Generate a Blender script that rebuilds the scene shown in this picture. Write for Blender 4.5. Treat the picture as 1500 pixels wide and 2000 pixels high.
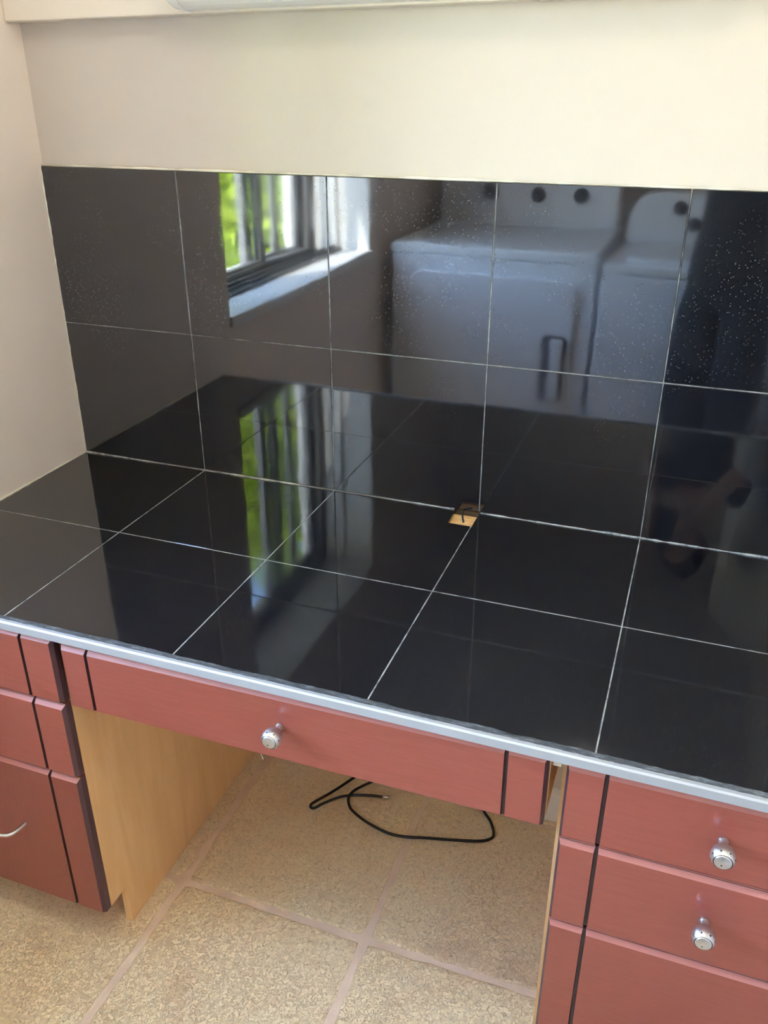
import bpy, bmesh, math, random
from mathutils import Vector, Matrix
random.seed(7)
for o in list(bpy.data.objects): bpy.data.objects.remove(o)
scene = bpy.context.scene
C = scene.collection
Z0 = 0.735            # height of the countertop surface above the floor

# ------------------------------------------------------------------ camera
cam_d = bpy.data.cameras.new('camera'); cam = bpy.data.objects.new('camera', cam_d); C.objects.link(cam)
cam_d.sensor_fit = 'HORIZONTAL'; cam_d.sensor_width = 36.0
cam_d.lens = 36.0 * 1686.96 / 1500.0
cam_d.clip_start = 0.01; cam_d.clip_end = 200
cR = Vector((0.94004, 0.34106, 0.00112)); cU = Vector((-0.15155, 0.41478, 0.89721)); cF = Vector((-0.30554, 0.84359, -0.44160))
CAM = Vector((1.25765, -1.48220, 0.74539 + Z0))
cam.matrix_world = Matrix(((cR.x, cU.x, -cF.x, CAM.x), (cR.y, cU.y, -cF.y, CAM.y), (cR.z, cU.z, -cF.z, CAM.z), (0, 0, 0, 1)))
scene.camera = cam

# ------------------------------------------------------------------ sky, sun, exposure
SUN_DIR = Vector((0.22, -0.50, -0.70)).normalized()
world = bpy.data.worlds.new('sky'); scene.world = world; world.use_nodes = True
wn = world.node_tree.nodes; wl = world.node_tree.links
bg = wn['Background']
sky = wn.new('ShaderNodeTexSky'); sky.sky_type = 'NISHITA'; sky.sun_disc = False
sky.sun_elevation = math.asin(-SUN_DIR.z); sky.sun_rotation = math.atan2(-SUN_DIR.x, -SUN_DIR.y)
sky.air_density = 1.0; sky.dust_density = 0.4; sky.ozone_density = 1.0
wl.new(sky.outputs[0], bg.inputs[0]); bg.inputs[1].default_value = 11.0
sun_d = bpy.data.lights.new('sun', 'SUN'); sun_d.energy = 70.0; sun_d.angle = 0.0093; sun_d.color = (1.0, 0.95, 0.87)
sun = bpy.data.objects.new('sun', sun_d); C.objects.link(sun)
sun.rotation_euler = SUN_DIR.to_track_quat('-Z', 'Y').to_euler(); sun.location = (-3, 3, 6)
vs = scene.view_settings
vs.view_transform = 'Standard'; vs.look = 'None'; vs.gamma = 1.0; vs.use_curve_mapping = False; vs.exposure = 0.02
scene.cycles.max_bounces = 14; scene.cycles.diffuse_bounces = 8; scene.cycles.glossy_bounces = 6; scene.cycles.transparent_max_bounces = 16
scene.cycles.caustics_reflective = False; scene.cycles.caustics_refractive = False
scene.cycles.sample_clamp_indirect = 12.0

# ------------------------------------------------------------------ materials
def mat(name, col=(0.8, 0.8, 0.8), rough=0.5, metal=0.0, ior=1.45, coat=0.0):
    m = bpy.data.materials.new(name); m.use_nodes = True
    b = m.node_tree.nodes['Principled BSDF']
    b.inputs['Base Color'].default_value = (*col, 1); b.inputs['Roughness'].default_value = rough
    b.inputs['Metallic'].default_value = metal; b.inputs['IOR'].default_value = ior
    b.inputs['Coat Weight'].default_value = coat; b.inputs['Coat Roughness'].default_value = 0.12
    return m
class N:
    """small node-building helper on world position"""
    def __init__(s, m): s.t = m.node_tree; s.b = s.t.nodes['Principled BSDF']; s.pos = None
    def n(s, typ, **kw):
        x = s.t.nodes.new(typ)
        for k, v in kw.items(): setattr(x, k, v)
        return x
    def link(s, a, b): s.t.links.new(a, b)
    def coords(s, scale=(1, 1, 1), rot=(0, 0, 0)):
        if s.pos is None: s.pos = s.n('ShaderNodeNewGeometry').outputs['Position']
        mp = s.n('ShaderNodeMapping'); mp.inputs['Scale'].default_value = scale; mp.inputs['Rotation'].default_value = rot
        s.link(s.pos, mp.inputs['Vector']); return mp.outputs['Vector']
    def noise(s, vec, scale, detail=4, rough=0.55, dist=0.0):
        x = s.n('ShaderNodeTexNoise'); x.inputs['Scale'].default_value = scale; x.inputs['Detail'].default_value = detail
        x.inputs['Roughness'].default_value = rough; x.inputs['Distortion'].default_value = dist
        s.link(vec, x.inputs['Vector']); return x.outputs['Fac']
    def voro(s, vec, scale, feature='F1'):
        x = s.n('ShaderNodeTexVoronoi', feature=feature); x.inputs['Scale'].default_value = scale
        s.link(vec, x.inputs['Vector']); return x
    def ramp(s, fac, stops):
        r = s.n('ShaderNodeValToRGB'); e = r.color_ramp.elements
        while len(e) < len(stops): e.new(0.5)
        for k, (p, c) in enumerate(stops):
            e[k].position = p; e[k].color = (*c, 1) if not isinstance(c, (int, float)) else (c, c, c, 1)
        s.link(fac, r.inputs['Fac']); return r.outputs['Color']
    def mix(s, fac, a, b, blend='MIX'):
        x = s.n('ShaderNodeMix', data_type='RGBA', blend_type=blend)
        for sock, v in ((x.inputs[0], fac), (x.inputs[6], a), (x.inputs[7], b)):
            if isinstance(v, (int, float)): sock.default_value = v
            elif isinstance(v, tuple): sock.default_value = (*v, 1)
            else: s.link(v, sock)
        return x.outputs[2]
    def math(s, op, a, b=0.0):
        x = s.n('ShaderNodeMath', operation=op)
        for k, v in enumerate((a, b)):
            if isinstance(v, (int, float)): x.inputs[k].default_value = v
            else: s.link(v, x.inputs[k])
        return x.outputs[0]
    def color(s, c): s.link(c, s.b.inputs['Base Color'])
    def rough(s, c): s.link(c, s.b.inputs['Roughness'])
    def bump(s, h, strength, dist):
        x = s.n('ShaderNodeBump'); x.inputs['Strength'].default_value = strength; x.inputs['Distance'].default_value = dist
        s.link(h, x.inputs['Height']); s.link(x.outputs['Normal'], s.b.inputs['Normal'])

def paint(name, col, bump=0.25):
    m = mat(name, col, 0.55); k = N(m); v = k.coords()
    big = k.noise(v, 2.2, 3)
    k.color(k.mix(k.ramp(big, [(0.3, 0.0), (0.7, 1.0)]), tuple(c * 0.965 for c in col), tuple(min(1, c * 1.02) for c in col)))
    fine = k.noise(v, 260, 3, 0.6); wave = k.noise(v, 9, 2)
    k.bump(k.mix(0.5, fine, wave), bump, 0.0016); return m
M = {}
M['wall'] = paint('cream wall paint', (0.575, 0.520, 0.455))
M['wall_lit'] = paint('cream wall paint with light painted in', (0.83, 0.735, 0.655))  # same paint lightened, standing in for missing light and bounce
M['board'] = paint('cream board paint', (0.76, 0.70, 0.60), 0.12)
M['ceil'] = paint('white ceiling paint', (0.86, 0.84, 0.80))
M['trimwhite'] = mat('white trim paint', (0.78, 0.77, 0.74), 0.35)
M['stucco'] = paint('pale exterior stucco', (0.72, 0.68, 0.60), 0.6)

def granite(name, dust):
    m = mat(name, (0.010, 0.010, 0.012), 0.035, 0, 1.90); k = N(m); v = k.coords()
    fl = k.noise(v, 900, 2, 0.7)
    base = k.mix(k.ramp(fl, [(0.50, 0.0), (0.78, 1.0)]), (0.0045, 0.0046, 0.0065), (0.018, 0.018, 0.023))
    vo = k.voro(v, 330); sep = k.n('ShaderNodeSeparateColor'); k.link(vo.outputs['Color'], sep.inputs[0])
    pick = k.math('GREATER_THAN', sep.outputs[0], 1.0 - dust)
    dot = k.math('LESS_THAN', vo.outputs['Distance'], 0.30)
    spot = k.math('MULTIPLY', pick, dot)
    sp2 = k.ramp(k.noise(v, 3.2, 3, 0.6), [(0.44, 0.02), (0.64, 1.0)])
    spot = k.math('MULTIPLY', spot, sp2)
    sx = k.n('ShaderNodeSeparateXYZ'); k.link(k.pos, sx.inputs[0])          # the upper row of tiles carries more dust
    hz = k.n('ShaderNodeMapRange'); k.link(sx.outputs[2], hz.inputs[0]); hz.inputs[1].default_value = 0.90; hz.inputs[2].default_value = 1.12; hz.inputs[3].default_value = 0.22
    spot = k.math('MULTIPLY', spot, hz.outputs[0])
    k.color(k.mix(spot, base, (0.12, 0.12, 0.135)))
    smear = k.noise(v, 5.5, 4, 0.6, 0.4)
    k.rough(k.ramp(smear, [(0.35, 0.025), (0.75, 0.075)]))
    k.bump(k.noise(v, 7.0, 2), 0.05, 0.004)
    return m
M['granite'] = granite('polished black granite counter', 0.05)
M['granite_wall'] = granite('polished black granite backsplash', 0.16)
g = mat('light grey grout', (0.36, 0.355, 0.335), 0.8); k = N(g); v = k.coords()
k.color(k.ramp(k.noise(v, 40, 4, 0.7), [(0.34, (0.10, 0.10, 0.10)), (0.52, (0.36, 0.355, 0.335)), (0.8, (0.52, 0.51, 0.48))])); M['grout'] = g
g = mat('dark patchy wall grout', (0.2, 0.2, 0.2), 0.8); k = N(g); v = k.coords()
k.color(k.ramp(k.noise(v, 16, 4, 0.7), [(0.36, (0.06, 0.06, 0.062)), (0.52, (0.20, 0.20, 0.195)), (0.78, (0.46, 0.45, 0.43))])); M['grout_wall'] = g
g = mat('smeared grey grout', (0.2, 0.21, 0.22), 0.6); k = N(g); v = k.coords((1, 3, 1))
k.color(k.ramp(k.noise(v, 55, 5, 0.7), [(0.35, (0.03, 0.034, 0.038)), (0.55, (0.085, 0.09, 0.10)), (0.8, (0.30, 0.31, 0.31))]))
k.bump(k.noise(v, 120, 3), 0.5, 0.002); M['grout_edge'] = g
M['caulk'] = mat('cream caulk', (0.72, 0.69, 0.58), 0.5)
g = mat('brushed aluminium', (0.46, 0.48, 0.495), 0.52, 0.5); k = N(g); v = k.coords((2, 90, 90))
k.rough(k.ramp(k.noise(v, 6, 3), [(0.3, 0.46), (0.7, 0.58)])); M['alu'] = g
M['nickel'] = mat('satin nickel', (0.60, 0.60, 0.585), 0.36, 0.95)
M['blackdot'] = mat('dark recess', (0.02, 0.02, 0.022), 0.5)

def cherry(name, vert=False, dark=1.0):
    a = (0.300 * dark, 0.066 * dark, 0.042 * dark); b = (0.245 * dark, 0.049 * dark, 0.032 * dark)
    m = mat(name, a, 0.34, 0, 1.5, 0.25); k = N(m)
    v = k.coords((60, 60, 5) if vert else (5, 60, 60))
    gr = k.noise(v, 3.2, 6, 0.62, 0.6); v2 = k.coords((3, 3, 3)); bl = k.noise(v2, 2.4, 3)
    c = k.mix(k.ramp(gr, [(0.30, 0.0), (0.70, 1.0)]), b, a)
    c = k.mix(k.ramp(bl, [(0.3, 0.0), (0.75, 0.35)]), c, (0.28 * dark, 0.064 * dark, 0.055 * dark))
    k.color(c); k.rough(k.ramp(gr, [(0.3, 0.30), (0.8, 0.42)])); k.bump(gr, 0.12, 0.001); return m
M['cherry'] = cherry('cherry stained maple')
M['cherry_v'] = cherry('cherry stained maple flame grain', True, 0.80)
M['cherry_sheen'] = mat('pale cherry edge with painted sheen', (0.42, 0.150, 0.118), 0.4, 0, 1.5)  # pale tone paints the grazing sheen onto the top chamfers
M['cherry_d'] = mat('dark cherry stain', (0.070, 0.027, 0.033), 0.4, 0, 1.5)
m = mat('pale maple laminate', (0.64, 0.42, 0.18), 0.42); k = N(m); v = k.coords((14, 14, 1.4))
gr = k.noise(v, 2.6, 5, 0.6, 0.5)
k.color(k.ramp(gr, [(0.28, (0.68, 0.40, 0.175)), (0.55, (0.74, 0.46, 0.215)), (0.8, (0.78, 0.50, 0.245))])); M['maple'] = m
m = mat('rough pine substrate', (0.72, 0.42, 0.17), 0.7); k = N(m); v = k.coords((14, 60, 10), (0, 0, 0.25))
gr = k.noise(v, 1.6, 3, 0.5, 0.8)
k.color(k.ramp(gr, [(0.34, (0.52, 0.20, 0.06)), (0.46, (0.88, 0.50, 0.19)), (0.66, (0.95, 0.68, 0.33))])); M['pine'] = m

m = mat('tumbled travertine', (0.5, 0.42, 0.28), 0.52); k = N(m); v = k.coords()
big = k.noise(v, 3.2, 4, 0.6, 0.5); mid = k.noise(v, 14, 4, 0.6, 0.3); fine = k.noise(v, 62, 4, 0.62, 2.2); grit = k.noise(v, 150, 4, 0.65, 1.4)
c = k.ramp(big, [(0.30, (0.70, 0.51, 0.33)), (0.46, (0.88, 0.72, 0.455)), (0.70, (0.92, 0.80, 0.53))])
c = k.mix(k.ramp(mid, [(0.35, 0.0), (0.72, 0.40)]), c, (0.82, 0.63, 0.42))
gm = k.ramp(grit, [(0.36, 0.0), (0.50, 1.0)]); c = k.mix(gm, k.mix(0.46, c, (0.50, 0.37, 0.23)), c)
pit = k.ramp(fine, [(0.33, 0.0), (0.41, 1.0)]); c = k.mix(pit, k.mix(0.5, c, (0.46, 0.33, 0.20)), c)
k.color(c); k.bump(k.mix(0.5, k.mix(0.5, pit, fine), gm), 0.75, 0.0042); M['stone'] = m
m = mat('sanded floor grout', (0.44, 0.36, 0.28), 0.85); k = N(m); v = k.coords()
k.color(k.ramp(k.noise(v, 12, 4), [(0.3, (0.66, 0.51, 0.385)), (0.7, (0.80, 0.65, 0.495))])); k.bump(k.noise(v, 160, 3), 0.4, 0.002); M['floor_grout'] = m
M['cable'] = mat('black cable sheath', (0.012, 0.012, 0.013), 0.4)
M['steel'] = mat('bright steel', (0.7, 0.7, 0.7), 0.25, 1.0)
M['appliance'] = mat('white appliance enamel', (0.80, 0.85, 0.91), 0.22, 0, 1.5)
M['appliance_console'] = mat('white console plastic', (0.70, 0.71, 0.73), 0.35)
M['appliance_dark'] = mat('dark grey plastic', (0.06, 0.06, 0.07), 0.4)
M['fixture'] = mat('white acrylic diffuser', (0.86, 0.86, 0.86), 0.3, 0, 1.49)
M['fixture_cap'] = mat('white fixture end plastic', (0.86, 0.87, 0.88), 0.35)
M['frame'] = mat('grey window vinyl', (0.22, 0.22, 0.225), 0.4)
M['track'] = mat('window track with painted shade', (0.07, 0.07, 0.072), 0.5)  # dark tone stands in for shade at the back of the sill
M['fill_lamp_glass'] = mat('glowing glass of added fill lamp', (0.85, 0.82, 0.76), 0.4)  # glow of the dome lamp added for fill light
M['fill_lamp_glass'].node_tree.nodes['Principled BSDF'].inputs['Emission Color'].default_value = (1.0, 0.90, 0.77, 1)
M['fill_lamp_glass'].node_tree.nodes['Principled BSDF'].inputs['Emission Strength'].default_value = 26.0
M['jamb'] = mat('white jamb paint', (0.80, 0.79, 0.76), 0.5)
M['skin'] = mat('skin', (0.52, 0.33, 0.25), 0.5)
M['shirt'] = mat('black cotton', (0.016, 0.016, 0.019), 0.85)
M['trousers'] = mat('dark navy denim', (0.014, 0.016, 0.024), 0.85)
M['hair'] = mat('dark brown hair', (0.03, 0.02, 0.014), 0.5)
M['shoe'] = mat('black shoe', (0.02, 0.02, 0.02), 0.5)
M['phone'] = mat('black phone glass', (0.012, 0.012, 0.014), 0.1)
m = mat('pale garden paving', (0.10, 0.15, 0.04), 0.9); k = N(m); v = k.coords()
k.color(k.ramp(k.noise(v, 1.6, 5), [(0.3, (0.40, 0.36, 0.28)), (0.6, (0.46, 0.42, 0.34)), (0.8, (0.54, 0.50, 0.42))])); M['ground'] = m
def leaf(name, a, b):
    m = mat(name, a, 0.45); k = N(m); v = k.coords()
    c = k.mix(k.ramp(k.noise(v, 6, 3), [(0.3, 0.0), (0.7, 1.0)]), a, b); k.color(c)
    tr = k.n('ShaderNodeBsdfTranslucent'); k.link(c, tr.inputs['Color'])
    ad = k.n('ShaderNodeMixShader'); ad.inputs[0].default_value = 0.45
    out = k.t.nodes['Material Output']; k.link(k.b.outputs[0], ad.inputs[1]); k.link(tr.outputs[0], ad.inputs[2]); k.link(ad.outputs[0], out.inputs[0])
    return m
M['leaf'] = leaf('yellow green leaves', (0.36, 0.50, 0.04), (0.56, 0.62, 0.09))
M['leaf2'] = leaf('fresh green leaves', (0.26, 0.42, 0.05), (0.46, 0.55, 0.10))
M['bark'] = mat('grey bark', (0.16, 0.12, 0.09), 0.9)
# window glass: clear sheet with a fresnel sheen
m = bpy.data.materials.new('clear window glass'); m.use_nodes = True; nt = m.node_tree; nt.nodes.remove(nt.nodes['Principled BSDF'])
tr = nt.nodes.new('ShaderNodeBsdfTransparent'); tr.inputs[0].default_value = (0.93, 0.95, 0.94, 1)
gl = nt.nodes.new('ShaderNodeBsdfGlossy'); gl.inputs['Roughness'].default_value = 0.02
lw = nt.nodes.new('ShaderNodeLayerWeight'); lw.inputs[0].default_value = 0.5
pw = nt.nodes.new('ShaderNodeMath'); pw.operation = 'POWER'; pw.inputs[1].default_value = 5.0; nt.links.new(lw.outputs['Facing'], pw.inputs[0])
fr = nt.nodes.new('ShaderNodeMath'); fr.operation = 'MULTIPLY_ADD'; fr.inputs[1].default_value = 0.9; fr.inputs[2].default_value = 0.04; nt.links.new(pw.outputs[0], fr.inputs[0])
mx = nt.nodes.new('ShaderNodeMixShader')
nt.links.new(fr.outputs[0], mx.inputs[0]); nt.links.new(tr.outputs[0], mx.inputs[1]); nt.links.new(gl.outputs[0], mx.inputs[2])
nt.links.new(mx.outputs[0], nt.nodes['Material Output'].inputs[0]); M['glass'] = m

# ------------------------------------------------------------------ helpers
def thing(name, label, cat, loc=(0, 0, 0), group=None, kind=None):
    o = bpy.data.objects.new(name, None); C.objects.link(o); o.location = loc; o.empty_display_size = 0.05
    o['label'] = label
    if cat: o['category'] = cat
    if group: o['group'] = group
    if kind: o['kind'] = kind
    return o
def tag(o, label=None, cat=None, group=None, kind=None):
    if label: o['label'] = label
    if cat: o['category'] = cat
    if group: o['group'] = group
    if kind: o['kind'] = kind
    return o
def wloc(o):
    p = Vector((0, 0, 0))
    while o is not None: p = p + o.location; o = o.parent
    return p
def obj(name, bm, mats, parent=None, smooth=False, label=None):
    """link one bmesh built in world coordinates as one object under parent"""
    if parent is not None: bmesh.ops.translate(bm, verts=bm.verts, vec=-wloc(parent))
    me = bpy.data.meshes.new(name); bm.to_mesh(me); bm.free()
    for m in (mats if isinstance(mats, (list, tuple)) else [mats]): me.materials.append(M[m])
    if smooth:
        for p in me.polygons: p.use_smooth = True
    o = bpy.data.objects.new(name, me); C.objects.link(o)
    if parent is not None: o.parent = parent
    if label: o['label'] = label
    return o
def bmx(): return bmesh.new()
def box(bm, x0, x1, y0, y1, z0, z1, bev=0.0, seg=1, mi=0):
    t = bmesh.new(); bmesh.ops.create_cube(t, size=1.0)
    for v in t.verts: v.co = Vector((x0 + (v.co.x + .5) * (x1 - x0), y0 + (v.co.y + .5) * (y1 - y0), z0 + (v.co.z + .5) * (z1 - z0)))
    if bev > 0: bmesh.ops.bevel(t, geom=list(t.edges), offset=bev, segments=seg, affect='EDGES', profile=0.5)
    for f in t.faces: f.material_index = mi
    me = bpy.data.meshes.new('tmp'); t.to_mesh(me); t.free(); bm.from_mesh(me); bpy.data.meshes.remove(me)
    return bm
def prism(bm, pts, z0, z1, axis='z', mi=0, bev=0.0):
    """polygon (counter-clockwise) extruded along an axis"""
    t = bmesh.new()
    def P(a, b, h): return {'z': (a, b, h), 'y': (a, h, b), 'x': (h, a, b)}[axis]
    lo = [t.verts.new(P(a, b, z0)) for a, b in pts]; hi = [t.verts.new(P(a, b, z1)) for a, b in pts]
    n = len(pts); t.faces.new(lo[::-1]); t.faces.new(hi)
    for i in range(n): t.faces.new((lo[i], lo[(i + 1) % n], hi[(i + 1) % n], hi[i]))
    bmesh.ops.recalc_face_normals(t, faces=t.faces)
    if bev: bmesh.ops.bevel(t, geom=list(t.edges), offset=bev, segments=2, affect='EDGES', profile=0.5)
    for f in t.faces: f.material_index = mi
    me = bpy.data.meshes.new('tmp'); t.to_mesh(me); t.free(); bm.from_mesh(me); bpy.data.meshes.remove(me)
    return bm
def lathe(bm, prof, origin, axis, seg=28, mi=0):
    """prof: list of (distance along axis, radius)"""
    ax = Vector(axis).normalized(); a = ax.orthogonal().normalized(); b = ax.cross(a); o = Vector(origin); rings = []
    for d, r in prof:
        if r < 1e-6: rings.append([bm.verts.new(o + ax * d)])
        else: rings.append([bm.verts.new(o + ax * d + (a * math.cos(2 * math.pi * i / seg) + b * math.sin(2 * math.pi * i / seg)) * r) for i in range(seg)])
    for p, q in zip(rings, rings[1:]):
        for i in range(seg):
            j = (i + 1) % seg
            vs_ = [p[0], q[j], q[i]] if len(p) == 1 else ([p[i], p[j], q[0]] if len(q) == 1 else [p[i], p[j], q[j], q[i]])
            if len(set(vs_)) >= 3:
                f = bm.faces.new(vs_); f.material_index = mi
    bmesh.ops.recalc_face_normals(bm, faces=bm.faces)
    return bm
def smooth_path(pts, sub=6):
    P = [Vector(p) for p in pts]; out = []
    for i in range(len(P) - 1):
        p0 = P[max(i - 1, 0)]; p1 = P[i]; p2 = P[i + 1]; p3 = P[min(i + 2, len(P) - 1)]
        for s in range(sub):
            t = s / sub
            out.append(0.5 * ((2 * p1) + (p2 - p0) * t + (2 * p0 - 5 * p1 + 4 * p2 - p3) * t * t + (3 * p1 - p0 - 3 * p2 + p3) * t ** 3))
    out.append(P[-1]); return out
def tube(bm, pts, r, seg=10, mi=0, sub=6):
    P = smooth_path(pts, sub) if sub > 1 else [Vector(p) for p in pts]
    up = Vector((0.13, 0.21, 1)).normalized(); rings = []
    for i, p in enumerate(P):
        d = (P[min(i + 1, len(P) - 1)] - P[max(i - 1, 0)]).normalized()
        a = d.cross(up)
        if a.length < 1e-4: a = d.orthogonal()
        a.normalize(); b = a.cross(d); up = b
        rr = r[i] if isinstance(r, list) else r
        rings.append([bm.verts.new(p + (a * math.cos(2 * math.pi * k / seg) + b * math.sin(2 * math.pi * k / seg)) * rr) for k in range(seg)])
    for p, q in zip(rings, rings[1:]):
        for k in range(seg):
            f = bm.faces.new((p[k], p[(k + 1) % seg], q[(k + 1) % seg], q[k])); f.material_index = mi; f.smooth = True
    bm.faces.new(rings[0][::-1]).material_index = mi; bm.faces.new(rings[-1]).material_index = mi
    return bm

# ------------------------------------------------------------------ the room
RX = 1.72; ALC = 1.600; RY = -2.86; H = 2.45; WT = 0.36
WY0, WY1, WZ0, WZ1 = -1.82, -0.69, Z0 + 0.155, Z0 + 1.30
def struct(name, bm, mats, label):
    return tag(obj(name, bm, mats), label, None, None, 'structure')
bm = bmx(); box(bm, -WT, RX + 0.12, 0.010, 0.15, -0.05, H)
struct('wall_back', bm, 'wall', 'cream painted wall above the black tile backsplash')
bm = bmx()
box(bm, -WT, 0, WY1, 0.010, -0.05, H); box(bm, -WT, 0, RY, WY0, -0.05, H)
box(bm, -WT, 0, WY0, WY1, -0.05, WZ0 - 0.03); box(bm, -WT, 0, WY0, WY1, WZ1, H)
struct('wall_left', bm, 'wall_lit', 'plain cream wall at the left end of the desk')
bm = bmx(); box(bm, RX, RX + 0.12, RY, 0.010, -0.05, H); box(bm, ALC, RX, -0.66, 0.010, -0.05, H)
struct('wall_right', bm, 'wall_lit', 'cream wall closing the right end of the desk niche')
bm = bmx(); box(bm, -WT, RX + 0.12, RY - 0.12, RY, -0.05, H)
struct('wall_front', bm, 'wall', 'cream wall behind the washer and dryer')
bm = bmx(); box(bm, -WT, RX + 0.12, RY - 0.12, 0.15, H, H + 0.1)
struct('ceiling', bm, 'ceil', 'plain white ceiling')
# floor: grout bed with separate tumbled stone tiles
bm = bmx(); box(bm, -0.02, RX + 0.02, RY - 0.02, 0.02, -0.06, -0.0018)
floor = struct('floor', bm, 'floor_grout', 'tan tumbled stone tile floor with pinkish grout')
TP = 0.405
def stone_mesh(w, d, seed):
    rnd = random.Random(seed); n = 16; pts = []
    hw, hd = w / 2, d / 2
    cor = [(-hw, -hd), (hw, -hd), (hw, hd), (-hw, hd)]
    for s in range(4):
        a, b = cor[s], cor[(s + 1) % 4]
        for i in range(n):
            t = i / n; x = a[0] + (b[0] - a[0]) * t; y = a[1] + (b[1] - a[1]) * t
            j = rnd.uniform(-0.0034, 0.0014)
            cc = min(i, n - i) if i else 0
            if i == 0: f = 1 - 0.003 / max(hw, hd); x *= f; y *= f
            nx, ny = [(0, -1), (1, 0), (0, 1), (-1, 0)][s]
            pts.append((x + nx * j, y + ny * j))
    m_ = bmx(); rings = []
    for inset, z in ((0.0, -0.006), (0.0008, -0.0022), (0.003, -0.0006), (0.007, 0.0)):
        rings.append([m_.verts.new((x - math.copysign(min(inset, abs(x)), x) * (abs(x) > hw * .97) - math.copysign(inset, x) * 0.0, y - math.copysign(min(inset, abs(y)), y) * (abs(y) > hd * .97), z)) for x, y in pts])
    for p, q in zip(rings, rings[1:]):
        for i in range(len(p)): m_.faces.new((p[i], p[(i + 1) % len(p)], q[(i + 1) % len(p)], q[i]))
    m_.faces.new(rings[-1])
    bmesh.ops.recalc_face_normals(m_, faces=m_.faces)
    me = bpy.data.meshes.new('floor_stone'); m_.to_mesh(me); m_.free(); me.materials.append(M['stone'])
    for p in me.polygons: p.use_smooth = len(p.vertices) == 4
    return me
stones = {}
xs = [0.0, 0.433, 0.838, 1.243, 1.648, RX]; ys = [0.01, -0.022, -0.427, -0.832, -1.237, -1.642, -2.047, -2.452, RY]
for i in range(len(xs) - 1):
    for j in range(len(ys) - 1):
        w = xs[i + 1] - xs[i] - 0.010; d = ys[j] - ys[j + 1] - 0.010
        if w < 0.012 or d < 0.012: w = max(w, 0.02); d = max(d, 0.02)
        key = (round(w, 3), round(d, 3), (i + j * 2) % 3)
        if key not in stones: stones[key] = stone_mesh(w, d, len(stones))
        o = bpy.data.objects.new('tile', stones[key]); C.objects.link(o); o.parent = floor
        o.location = ((xs[i] + xs[i + 1]) / 2, (ys[j] + ys[j + 1]) / 2, random.uniform(-0.0006, 0.0006))
bm = bmx(); prism(bm, [(0.010, 0.0), (0.010, 0.088), (0.004, 0.088), (-0.004, 0.078), (-0.004, 0.0)], 0.41, 1.18, 'x')
struct('baseboard_back', bm, 'trimwhite', 'low white baseboard under the desk')
# board along the top of the wall
bm = bmx()
box(bm, 0.001, ALC, -0.030, 0.0095, Z0 + 0.850, Z0 + 1.10, 0.0025, 2)
for v in bm.verts: v.co.z += 0.011 * v.co.x
struct('trim_1', bm, 'board', 'cream painted board along the top of the wall')

# window in the left wall
win = tag(thing('window_1', 'white sliding window in the deep left wall opening', None, (0, (WY0 + WY1) / 2, WZ0), None, 'structure'))
bm = bmx(); box(bm, -0.375, 0.012, WY0 - 0.0, WY1 + 0.0, WZ0 - 0.030, WZ0, 0.003, 2); obj('sill', bm, 'jamb', win)
bm = bmx()
for (a, b) in ((WY0, WY0 + 0.006), (WY1 - 0.006, WY1)): box(bm, -WT, -0.001, a, b, WZ0, WZ1)
box(bm, -WT, -0.001, WY0 + .006, WY1 - .006, WZ1 - 0.006, WZ1)
box(bm, -0.160, -0.135, WY0 + .006, WY0 + 0.020, WZ0, WZ1 - .006, 0.004, 2); box(bm, -0.160, -0.135, WY1 - 0.020, WY1 - .006, WZ0, WZ1 - .006, 0.004, 2)
obj('jamb_lining', bm, 'jamb', win)
bm = bmx(); fx0, fx1 = -0.305, -0.240
a, b = WY0 + 0.006, WY1 - 0.006
box(bm, fx0, fx1, a, a + 0.038, WZ0, WZ1 - .006, 0.003); box(bm, fx0, fx1, b - 0.038, b, WZ0, WZ1 - .006, 0.003)
box(bm, fx0, fx1, a + .038, b - .038, WZ0, WZ0 + 0.022, 0.003); box(bm, fx0, fx1, a + .038, b - .038, WZ1 - 0.045, WZ1 - .006, 0.003)
obj('frame', bm, 'frame', win)
bm = bmx(); box(bm, -0.240, -0.120, a + .002, b - .002, WZ0, WZ0 + 0.010, 0.002)
for xr in (-0.222, -0.185, -0.150): box(bm, xr, xr + 0.004, a + .003, b - .003, WZ0 + 0.009, WZ0 + 0.018)
obj('track', bm, 'track', win, label='sliding track darkened to paint shade on the sill')
def sash(y0, y1, x0, x1, bar=None):
    bm = bmx(); z0, z1 = WZ0 + 0.022, WZ1 - 0.045; s = 0.042
    box(bm, x0, x1, y0, y0 + s, z0, z1, 0.003); box(bm, x0, x1, y1 - s, y1, z0, z1, 0.003)
    box(bm, x0, x1, y0 + s, y1 - s, z0, z0 + 0.012, 0.003); box(bm, x0, x1, y0 + s, y1 - s, z1 - s, z1, 0.003)
    if bar: box(bm, x0 + .004, x1 - .004, bar - 0.020, bar + 0.020, z0 + 0.012, z1 - s, 0.003)
    o = obj('sash', bm, 'frame', win)
    bm = bmx(); xm = (x0 + x1) / 2; box(bm, xm - .002, xm + .002, y0 + s - .004, y1 - s + .004, z0 + .008, z1 - s + .004)
    obj('pane', bm, 'glass', o)
sash(a + 0.038, -1.318, -0.300, -0.274, -1.575)
sash(-1.412, b - 0.038, -0.272, -0.246)

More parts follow.
